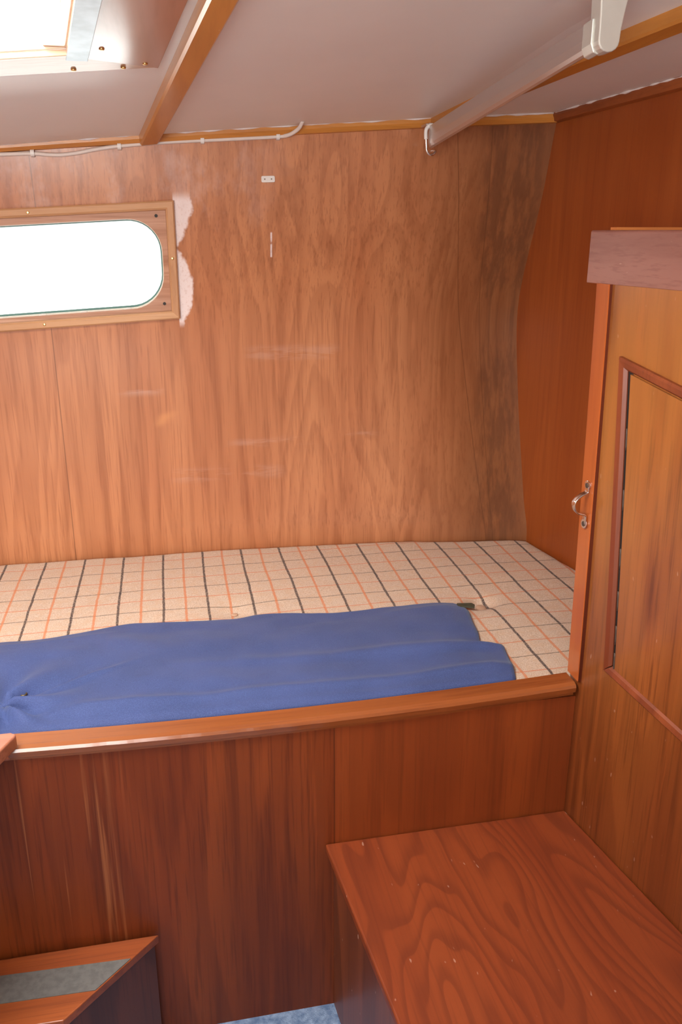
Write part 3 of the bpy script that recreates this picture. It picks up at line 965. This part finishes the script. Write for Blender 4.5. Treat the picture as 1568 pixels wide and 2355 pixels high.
# blue cloth lying on the mattress along the rail
YTOP = [(-1.2, 1.30), (-0.40, 1.325), (-0.298, 1.322), (-0.240, 1.318), (-0.162, 1.334), (-0.10, 1.352), (-0.055, 1.349), (0.02, 1.338), (0.056, 1.340), (0.10, 1.347),
        (0.15, 1.347), (0.20, 1.335), (0.267, 1.322), (0.33, 1.326), (0.40, 1.328), (0.44, 1.330), (0.495, 1.322)]
XR = [(0.0, 0.482), (0.10, 0.489), (0.28, 0.499), (0.36, 0.503), (0.388, 0.501), (0.400, 0.494), (0.408, 0.480), (0.42, 0.472), (0.44, 0.471), (0.55, 0.479), (0.70, 0.484), (0.85, 0.492), (1.0, 0.492)]
EYE = [9, 0]
def cloth():
    bm = bmesh.new()
    nx, ny = 260, 120
    top, bot = [], []
    for i in range(nx + 1):
        s = i / nx
        ra, rb = [], []
        for k in range(ny + 1):
            t = k / ny
            xr = interp(XR, t)
            x = -1.20 + s * (xr + 1.20)
            yt = smooth_tab(YTOP, x, 0.02)
            if s > 0.995: yt -= 0.004
            y = 1.0392 + t * (yt - 1.0392)
            z = -0.6362
            # long soft folds running with the berth, plus diagonal pulls
            f = 0.0050 * (noise.noise(Vector((x * 2.2, y * 11, 5))) )
            f += 0.0040 * noise.noise(Vector((x * 5 + y * 9, y * 6 - x * 3, 9)))
            f += 0.0012 * noise.noise(Vector((x * 16, y * 22, 1)))
            # hem fold along the rail and ridge from the jagged corner
            f += 0.0040 * math.exp(-((y - 1.078) / 0.012) ** 2) * (0.4 + 0.6 * s)
            f += 0.0045 * math.exp(-((y - 1.150 - 0.06 * (0.49 - x)) / 0.014) ** 2) * max(0, min(1, (x + 0.1) / 0.5))
            # gathered creases at the left around the eyelet
            dx, dy = x + 0.262, y - 1.10
            rr = math.hypot(dx, dy)
            f += 0.0085 * math.exp(-(rr / 0.09) ** 2) * math.sin(math.atan2(dy, dx) * 7 + rr * 12) * min(1, rr / 0.02)
            f += 0.005 * math.exp(-(((dx - .06) * 0.55 - (dy - 0.03)) / 0.007) ** 2) * math.exp(-((dx - .08) / 0.07) ** 2)
            edge = min(1, (1 - s) * 30 + 0.45)
            z += (f + 0.0035) * edge * min(1, (1 - t) * 9 + 0.1)
            zm = mat_z(x, y)
            base = zm + 0.0022
            z = base + max(0.0, (f * 1.5 + 0.0060)) * edge * min(1, (1 - t) * 9 + 0.1) * min(1, t * 8)
            dd = math.hypot(x + 0.2335, y - 1.131)
            if dd < EYE[0]: EYE[0] = dd; EYE[1] = z
            ra.append(bm.verts.new(W(x, y, z))); rb.append(bm.verts.new(W(x, y, z - 0.0013)))
        top.append(ra); bot.append(rb)
    for i in range(nx):
        for k in range(ny):
            bm.faces.new((top[i][k], top[i + 1][k], top[i + 1][k + 1], top[i][k + 1]))
            bm.faces.new((bot[i][k], bot[i][k + 1], bot[i + 1][k + 1], bot[i + 1][k]))
    for k in range(ny):
        for i in (0, nx):
            bm.faces.new((top[i][k], top[i][k + 1], bot[i][k + 1], bot[i][k]))
    for i in range(nx):
        for k in (0, ny):
            bm.faces.new((top[i][k], top[i + 1][k], bot[i + 1][k], bot[i][k]))
    return bm
cl = thing('blue_cloth', 'long blue canvas cloth spread over the front half of the mattress', 'cloth', (0, 1.2, -0.6378))
link('cloth', cloth(), 'cloth', cl, smooth=True)
bm = bmesh.new()
ring = []
ex, ey, ez = -0.2335, 1.131, EYE[1] + 0.0008
pts = [(ex + .0042 * math.cos(a), ey + .0042 * math.sin(a), ez) for a in [2 * math.pi * k / 16 for k in range(17)]]
tube(bm, pts, 0.0014, 8)
link('eyelet', bm, plain('tarnished_brass', (0.16, 0.12, 0.06), 0.4, metal=0.8), cl, smooth=True)
bm = prism([(0.482, 1.300, -0.6375), (0.508, 1.290, -0.6375), (0.512, 1.300, -0.6375), (0.509, 1.308, -0.6375), (0.482, 1.312, -0.6375)], (0, 0, 0.0035))
st = link('webbing_strap', bm, plain('dark_webbing', (0.06, 0.055, 0.03), 0.85, bump=0.6, bscale=150, var=0.5), cl, bevel=0.001)

# ------------------------------------------------------------------ locker on the right
DX = 0.156            # the locker front runs outwards towards the viewer
def lx(y, z):
    return 0.5650 - 0.0125 * max(0.0, (z + 0.60) / 0.54) ** 1.3 + DX * (1.0 - y)
lock = thing('locker', 'tall varnished locker with framed door panel and steel strap handle at its berth corner', 'locker', (0.65, 0.9, -1.171))
YN = 0.25
bm = bmesh.new()
def lpro(i, p):
    z = p[2]
    q = []
    q.append((lx(1.010, z) + .002, 1.0325, z))
    for y in frange(1.010, YN, 14): q.append((lx(y, z), y, z))
    q.append((bulk_x(YN) - .004, YN, z)); q.append((bulk_x(1.0325) - .004, 1.0325, z))
    return q
sweep(bm, [(0, 0, z) for z in frange(-1.171, -0.062, 26)], lpro)
link('carcass', bm, 'cab', lock)
# post on the inner corner
bm = bmesh.new()
def ppro(i, p):
    z = p[2]; x = lx(1.0, z)
    tz = (z + 0.060) / (-0.63 + 0.060)
    xf = 0.5485 + (0.5600 - 0.5485) * min(1, tz) ** 0.8
    return [(xf + .0006, 0.9990, z), (xf, 1.0000, z), (xf, 1.0318, z), (xf + .0006, 1.0324, z), (x + .012, 1.0324, z), (x + .012, 0.9990, z)]
sweep(bm, [(0, 0, z) for z in frange(-0.6268, -0.0625, 20)], ppro)
po = link('corner_post', bm, 'post', lock)
bm = bmesh.new()
def epro(i, p):
    z = p[2]; x = lx(1.0, z)
    tz = (z + 0.060) / (-0.63 + 0.060)
    xf = 0.5485 + (0.5600 - 0.5485) * min(1, tz) ** 0.8
    return [(xf + .0008, 0.9982, z), (x + .010, 0.9982, z), (x + .010, 0.9992, z), (xf + .0008, 0.9992, z)]
sweep(bm, [(0, 0, z) for z in frange(-0.6268, -0.0625, 20)], epro)
link('post_edge_shade', bm, 'post_shade', lock)['label'] = 'shaded front edge of the post, painted as a dark red strip'
# capping board
bm = bmesh.new()
def capp(i, p):
    y = p[1]; x = 0.5445 + 0.150 * (1.052 - y)
    return [(x, y, -0.0630), (x, y, 0.0005), (x + .0015, y, 0.0022), (x + .016, y, 0.0022), (x + .016, y, -0.0630)]
sweep(bm, [(0, y, 0) for y in frange(1.052, YN, 16)], capp)
link('capping_board', bm, 'cap', lock, bevel=0.0012)
bm = bmesh.new()
hexa(bm, [(0.561, 1.052, -0.0618), (0.70, 1.052, -0.0618), (0.70, 1.0, -0.0618), (0.569, 1.0, -0.0618)],
     [(0.561, 1.052, -0.0002), (0.70, 1.052, 0.0002), (0.70, 1.0, -0.0002), (0.569, 1.0, -0.0002)])
bm.free()
bm = boxbm(0.5735, 0.835, 1.040, 1.055, -0.0618, 0.0058)
link('back_fiddle', bm, 'captop', lock)
# door panel, its mouldings and the dark gap
TL, BL = (0.9690, -0.148), (0.9470, -0.580)      # (y, z) of outer corners
def dz_top(y): return TL[1] - 0.186 * (TL[0] - y)
def dz_bot(y): return BL[1] - 0.120 * (BL[0] - y)
def lp(y, z, off): return (lx(y, z) - off, y - off * 0.15, z)
def edge_y(z):     # outer left edge of the moulding
    t = (z - TL[1]) / (BL[1] - TL[1])
    return TL[0] + (BL[0] - TL[0]) * t
mw = 0.0135
PR = [(0, -0.001), (0.0, 0.005), (0.003, 0.0075), (mw * .75, 0.0060), (mw, 0.002), (mw, -0.001)]
YE = 0.32
door = None
bm = bmesh.new()
rows = []
n1, n2 = 26, 24
for i in range(n1 + 1):
    r = []
    for k in range(n2 + 1):
        t = k / n2
        s = i / n1
        yl = edge_y(-0.163 - 0.40 * t) - mw - 0.0075
        y = yl + (YE - yl) * s
        zt = dz_top(y) - mw - 0.002; zb = dz_bot(y) + mw * 1.0
        z = zt + (zb - zt) * t
        r.append((y, z))
    rows.append(r)
def sheet(rows, o0, o1):
    bm = bmesh.new()
    A = [[bm.verts.new(W(*lp(y, z, o1))) for y, z in r] for r in rows]
    B = [[bm.verts.new(W(*lp(y, z, o0))) for y, z in r] for r in rows]
    ni, nk = len(rows) - 1, len(rows[0]) - 1
    for i in range(ni):
        for k in range(nk):
            bm.faces.new((A[i][k], A[i + 1][k], A[i + 1][k + 1], A[i][k + 1]))
            bm.faces.new((B[i][k], B[i][k + 1], B[i + 1][k + 1], B[i + 1][k]))
    for i in range(ni):
        for k in (0, nk): bm.faces.new((A[i][k], A[i + 1][k], B[i + 1][k], B[i][k]))
    for k in range(nk):
        for i in (0, ni): bm.faces.new((A[i][k], A[i][k + 1], B[i][k + 1], B[i][k]))
    return bm
bm.free()
door = link('door', sheet(rows, -0.001, 0.0035), 'cab', lock)
# dark recess strip between moulding and door
g_rows = [[(edge_y(z) - mw + 0.0005 - 0.0090 * s, z) for z in frange(dz_top(0.955) - mw + .001, dz_bot(0.93) + mw, 20)] for s in (0, 1)]
link('hinge_gap', sheet(g_rows, -0.001, 0.0006), 'dark', lock)
for zc in (-0.25, -0.33, -0.41, -0.47, -0.52, -0.56):
    bm = bmesh.new()
    tube(bm, [lp(edge_y(z) - mw - 0.004, z, 0.0018) for z in frange(zc - 0.014, zc + 0.014, 4)], 0.0016, 8)
    link('hinge_knuckle', bm, plain('tarnished_steel', (0.10, 0.07, 0.055), 0.6, metal=0.5) if 'tarnished_steel' not in bpy.data.materials else bpy.data.materials['tarnished_steel'], lock, smooth=True)
bm = bmesh.new()
def mtop(i, p):
    out = []
    for d, off in PR:
        y = (TL[0] - d) + (YE - TL[0]) * i / 20 * 1.0
        out.append(lp(y, dz_top(y) - d, off))
    return out
sweep(bm, [0] * 21, mtop); link('door_moulding', bm, 'mould', lock)
bm = bmesh.new()
def mbot(i, p):
    out = []
    for d, off in PR:
        y = (BL[0] - d) + (YE - BL[0]) * i / 20
        out.append(lp(y, dz_bot(y) + d, off))
    return out
sweep(bm, [0] * 21, mbot); link('door_moulding', bm, 'mould', lock)
bm = bmesh.new()
def mlef(i, p):
    out = []
    t = i / 20
    for d, off in PR:
        za = dz_top(TL[0]) - d; zb = dz_bot(BL[0]) + d
        z = za + (zb - za) * t
        out.append(lp(edge_y(z) - d, z, off))
    return out
sweep(bm, [0] * 21, mlef); link('door_moulding', bm, 'mould', lock)
# strap handle on the post
hx = 0.5549
hy = 1.0135
z1, z2 = -0.3365, -0.3830
bm = bmesh.new()
def strap(pts, w=0.0048, th=0.0011):
    P = smooth_path(pts, 8)
    rr = []
    for i, p in enumerate(P):
        a = Vector(P[max(i - 1, 0)]); b = Vector(P[min(i + 1, len(P) - 1)])
        d = (b - a).normalized()
        nrm = Vector((d.z, 0, -d.x)).normalized()
        c = Vector(p)
        ww = w
        rr.append([c + Vector((0, -ww, 0)) - nrm * th, c + Vector((0, ww, 0)) - nrm * th, c + Vector((0, ww, 0)) + nrm * th, c + Vector((0, -ww, 0)) + nrm * th])
    sweep(bm, P, lambda i, p: [tuple(q) for q in rr[i]])
strap([(hx - .0012, hy, z1 + .0055), (hx - .0012, hy, z1 - .001), (hx - .003, hy, z1 - .0040), (hx - .010, hy, z1 - .0072), (hx - .0165, hy, z1 - .0125), (hx - .0195, hy, z1 - .0185),
       (hx - .0180, hy, z1 - .0265), (hx - .0130, hy, z1 - .0325), (hx - .006, hy, z1 - .0345), (hx - .0018, hy, z2 + .0100), (hx - .0012, hy, z2 + .006), (hx - .0012, hy, z2 - .003)])
hnd = link('strap_handle', bm, 'chrome', lock, bevel=0.0008, smooth=True)
hnd['label'] = 'polished steel strap handle'
for zz in (z1 + .0065, z2 - .0025):
    bm = bmesh.new()
    disc(bm, (hx - .0005, hy, zz), (-1, -0.1, 0), 0.0068, 0.0018, dome=0)
    link('handle_plate', bm, 'chrome', hnd, bevel=0.0006)
    bm = bmesh.new()
    disc(bm, (hx - .0022, hy, zz), (-1, -0.1, 0), 0.0036, 0.0012, dome=1)
    link('screw', bm, bpy.data.materials['tarnished_steel'], hnd, smooth=True)

# ------------------------------------------------------------------ bench locker in the corner
be = thing('bench', 'low reddish wooden bench seat box in the corner between berth front and locker', 'bench', (0.40, 0.6, -1.171))
def blx(y): return 0.1830 + 0.087 * (1.0 - y)
YB0 = 0.20
BT = -0.858
def brx(y): return lx(y, BT) - 0.0012
poly = [(blx(1.004), 1.0055), (brx(1.004), 1.0055), (brx(YB0), YB0), (blx(YB0), YB0)]
bm = bmesh.new()
hexa(bm, [(x, y, BT - .014) for x, y in poly], [(x, y, BT) for x, y in poly])
link('seat_top', bm, 'bench', be, bevel=0.0035, seg=3)
s = 0.0125
poly = [(blx(1.004) + s, 1.0055), (brx(1.004), 1.0055), (brx(YB0), YB0), (blx(YB0) + s, YB0 + .01)]
bm = bmesh.new()
hexa(bm, [(x, y, -1.1708) for x, y in poly], [(x, y, BT - .0145) for x, y in poly])
link('seat_box', bm, 'bench_side', be)

# ------------------------------------------------------------------ step, lower left
stp = thing('boarding_step', 'low mahogany step with slanted end and grey non-slip strip, lower left in front of berth', 'step', (-0.30, 0.94, -1.171))
ZT = -0.970
A = (-0.066, 0.9975); B = (-0.187, 0.879)
def diag(t): return (A[0] + (B[0] - A[0]) * t, A[1] + (B[1] - A[1]) * t)
XL = -0.55
poly = [(XL, 1.025 - .028), A, B, (XL, 0.886)]
bm = bmesh.new()
hexa(bm, [(x, y, ZT - .014) for x, y in poly], [(x, y, ZT) for x, y in poly])
link('tread', bm, 'step', stp, bevel=0.0018)
d1, d2 = diag(0.30), diag(0.675)
pg = [(XL, d1[1] + .015), (d1[0] - .0018, d1[1] - .0003), (d2[0] - .0018, d2[1] + .0003), (XL, d2[1] + .012)]
bm = bmesh.new()
hexa(bm, [(x, y, ZT - .001) for x, y in pg], [(x, y, ZT + .0012) for x, y in pg])
link('nonslip_strip', bm, 'grip', stp, bevel=0.0004)['label'] = 'grey non-slip strip'
poly = [(XL, 0.9965), (A[0] - .007, 0.9965), (B[0] - .005, B[1] + .006), (XL, 0.892)]
bm = bmesh.new()
hexa(bm, [(x, y, -1.1708) for x, y in poly], [(x, y, ZT - .0145) for x, y in poly])
link('step_box', bm, 'step_side', stp)

# counter corner above it
ct = thing('counter', 'pale varnished counter corner at the left end of the berth rail', 'counter', (-0.5, 0.85, -1.171))
zc = -0.6125
poly = [(-1.0, 1.004), (-0.2285, 1.004), (-0.2215, 0.9985), (-0.2225, 0.993), (-0.330, 0.74), (-1.0, 0.74)]
bm = bmesh.new()
hexa(bm, [(x, y, zc - .019) for x, y in poly], [(x, y, zc) for x, y in poly])
link('counter_top', bm, 'counter', ct, bevel=0.003, seg=3)
bm = boxbm(-1.0, -0.56, 0.76, 1.000, -1.1708, zc - .0195)
link('counter_base', bm, 'front', ct)

# ------------------------------------------------------------------ metal rail under the deckhead, its bracket, the hook
ra = thing('metal_rail', 'flat satin aluminium rail running under the deckhead toward the viewer', 'rail', (0.45, 1.2, 0.15))
F0 = Vector((0.4835, 1.575, 0.1425)); N0 = Vector((0.4475, 0.900, 0.1770))
H0, H1 = 0.037, 0.0285
bm = bmesh.new()
def rp(i, p):
    t = i / 16
    c = F0.lerp(N0, t); h = H0 + (H1 - H0) * t; w = 0.0095
    return [(c.x, c.y, c.z + h), (c.x - .0008, c.y, c.z + h * .5), (c.x, c.y, c.z + h * .20), (c.x + w * .2, c.y, c.z + h * .06), (c.x + w * .55, c.y, c.z), (c.x + w * .9, c.y, c.z + h * .06), (c.x + w * 1.1, c.y, c.z + h * .2), (c.x + w * 1.1, c.y, c.z + h)]
sweep(bm, [0] * 17, rp)
link('rail_bar', bm, 'alu', ra, smooth=False, bevel=0.0008)
# end cap socket
bm = bmesh.new()
def rp2(i, p):
    t = 0.968 + 0.034 * i / 4
    c = F0.lerp(N0, t); h = H1 + .001; w = 0.0125; e = .0012
    return [(c.x - e, c.y, c.z + h), (c.x - e, c.y, c.z + h * .22), (c.x + w * .2, c.y, c.z - .0015), (c.x + w * .6, c.y, c.z - .0030), (c.x + w * .95, c.y, c.z - .0015), (c.x + w * 1.1, c.y, c.z + h * .22), (c.x + w * 1.1, c.y, c.z + h)]
sweep(bm, [0] * 5, rp2)
link('end_socket', bm, 'alu_d', ra, bevel=0.001)
# tapered hanging bracket with a rounded foot
bm = bmesh.new()
cxb, yb_, zb_ = 0.4600, 0.897, 0.1740
outl = []
zt_ = ceil_z(0.46, 0.9) + .0005
Wt, Wb = 0.0200, 0.0118
for k in range(9):
    a = math.pi + math.pi * k / 8
    outl.append((cxb + Wb * math.cos(a), zb_ + 0.0105 + 0.0105 * math.sin(a)))
for t in (0.15, 0.35, 0.6, 0.8, 1.0):
    f = 3 * t * t - 2 * t * t * t
    outl.append((cxb + .002 * t + Wb + (Wt - Wb) * f, zb_ + 0.0105 + (zt_ - zb_ - .0105) * t))
for t in (1.0, 0.8, 0.6, 0.35, 0.15):
    f = 3 * t * t - 2 * t * t * t
    outl.append((cxb + .002 * t - Wb - (Wt - Wb) * f * .45, zb_ + 0.0105 + (zt_ - zb_ - .0105) * t))
a = [(x, yb_ - .011, z) for x, z in outl]; b = [(x, yb_ + .010, z) for x, z in outl]
hexa(bm, a, b)
link('hanging_bracket', bm, 'alu_d', ra, bevel=0.0018, seg=3)

# white-sleeved U hook at the far end
hk = thing('hook', 'small U-shaped metal hook with white plastic sleeve holding the far end of the rail', 'hook', (0.484, 1.59, 0.14))
bx, by = 0.4795, 1.572
hz = 0.1475
path = smooth_path([(bx + .0165, by, hz + .026), (bx + .0135, by - .001, hz + .0315), (bx + .008, by, hz + .0335), (bx + .002, by, hz + .031), (bx - .0022, by, hz + .024), (bx - .0018, by, hz + .010)], 6)
bm = bmesh.new(); tube(bm, path, 0.0033, 12)
link('sleeve', bm, 'white', hk, smooth=True)['label'] = 'white plastic sleeve'
path = smooth_path([(bx - .0018, by, hz + .012), (bx - .0008, by, hz - .002), (bx + .001, by, hz - .010), (bx + .0065, by, hz - .0155), (bx + .013, by, hz - .0145), (bx + .0175, by + .004, hz - .009), (bx + .018, by + .03, hz - .007)], 6)
bm = bmesh.new(); tube(bm, path, 0.0022, 12)
link('wire_hook', bm, 'chrome', hk, smooth=True)
bm = boxbm(bx + .002, bx + .014, 1.586, 1.616, hz + .0335, hz + .0375)
link('mounting_plate', bm, 'alu', hk)
bm = bmesh.new(); tube(bm, [(bx + .008, by, hz + .0335), (bx + .008, by + .010, hz + .0365), (bx + .008, by + .018, hz + .0365)], .0022, 10)
link('hook_shank', bm, 'chrome', hk, smooth=True)

# ------------------------------------------------------------------ cable along the cornice
cb = thing('cable', 'thin white cable clipped along the top of the hull lining', 'cable', (0, 1.61, 0.14))
cpts = [(-1.15, 0.100), (-0.60, 0.112), (-0.40, 0.119), (-0.2546, 0.1260), (-0.2055, 0.1280), (-0.180, 0.1268), (-0.156, 0.1270), (-0.128, 0.1308), (-0.101, 0.1362), (-0.059, 0.1425), (0.01, 0.1495), (0.085, 0.1545), (0.156, 0.159), (0.220, 0.1635),
        (0.238, 0.1655), (0.249, 0.1705), (0.256, 0.1765), (0.2605, 0.1865)]
def cy(x, z): 
    return wall_y(x, z) - 0.0042
P3 = []
for i, (x, z) in enumerate(cpts):
    yy = cy(x, z)
    k = {14: .008, 15: .018, 16: .027, 17: .036}.get(i, 0.0)
    if i < 14: yy -= 0.0
    P3.append((x, yy - k, min(z, 0.3)))
P3[-1] = (0.2600, P3[-1][1], ceil_z(0.26, P3[-1][1]) + 0.001)
bm = bmesh.new(); tube(bm, smooth_path(P3, 8), 0.0034, 12)
link('cord', bm, 'cable', cb, smooth=True)
for x, z in ((-0.205, 0.1285), (-0.059, 0.1420), (0.085, 0.1545), (0.2205, 0.1635)):
    bm = bmesh.new()
    y = cy(x, z)
    arc = [(x, y + .0042, z + .0060), (x, y - .0030, z + .0048), (x, y - .0050, z), (x, y - .0030, z - .0048), (x, y + .0042, z - .0060)]
    P = smooth_path(arc, 4)
    def cpf(i, p): 
        return [(p[0] - .0032, p[1], p[2]), (p[0] + .0032, p[1], p[2]), (p[0] + .0032, p[1] * 1.0 - .0008, p[2] * 1.004), (p[0] - .0032, p[1] - .0008, p[2] * 1.004)]
    sweep(bm, P, cpf)
    link('cable_clip', bm, 'white', cb)

# ------------------------------------------------------------------ small white plate on the lining
pl = thing('catch_plate', 'tiny white plastic plate with two screw holes on the hull lining', 'plate', (0.201, wall_y(0.201, 0.0915), 0.0915))
yy = wall_y(0.201, 0.0915)
pw, ph = 0.0125, 0.0056
bm = bmesh.new()
pts = rrect(-pw, pw, -ph, ph, 0.0025, 5)
rot = 0.03
a = [(0.2025 + x * math.cos(rot) - z * math.sin(rot), yy - .0035, 0.0925 + x * math.sin(rot) + z * math.cos(rot)) for x, z in pts]
b = [(p[0], yy + .001, p[2]) for p in a]
hexa(bm, b, a)
link('plate', bm, 'white', pl, bevel=0.0006)
for dx in (-.0062, .0062):
    bm = bmesh.new()
    disc(bm, (0.2025 + dx, yy - .0034, 0.0925 + dx * rot), (0, -1, 0), 0.0014, 0.0004)
    link('screw_hole', bm, plain('hole_grey', (0.25, 0.22, 0.16), 0.6) if 'hole_grey' not in bpy.data.materials else bpy.data.materials['hole_grey'], pl)
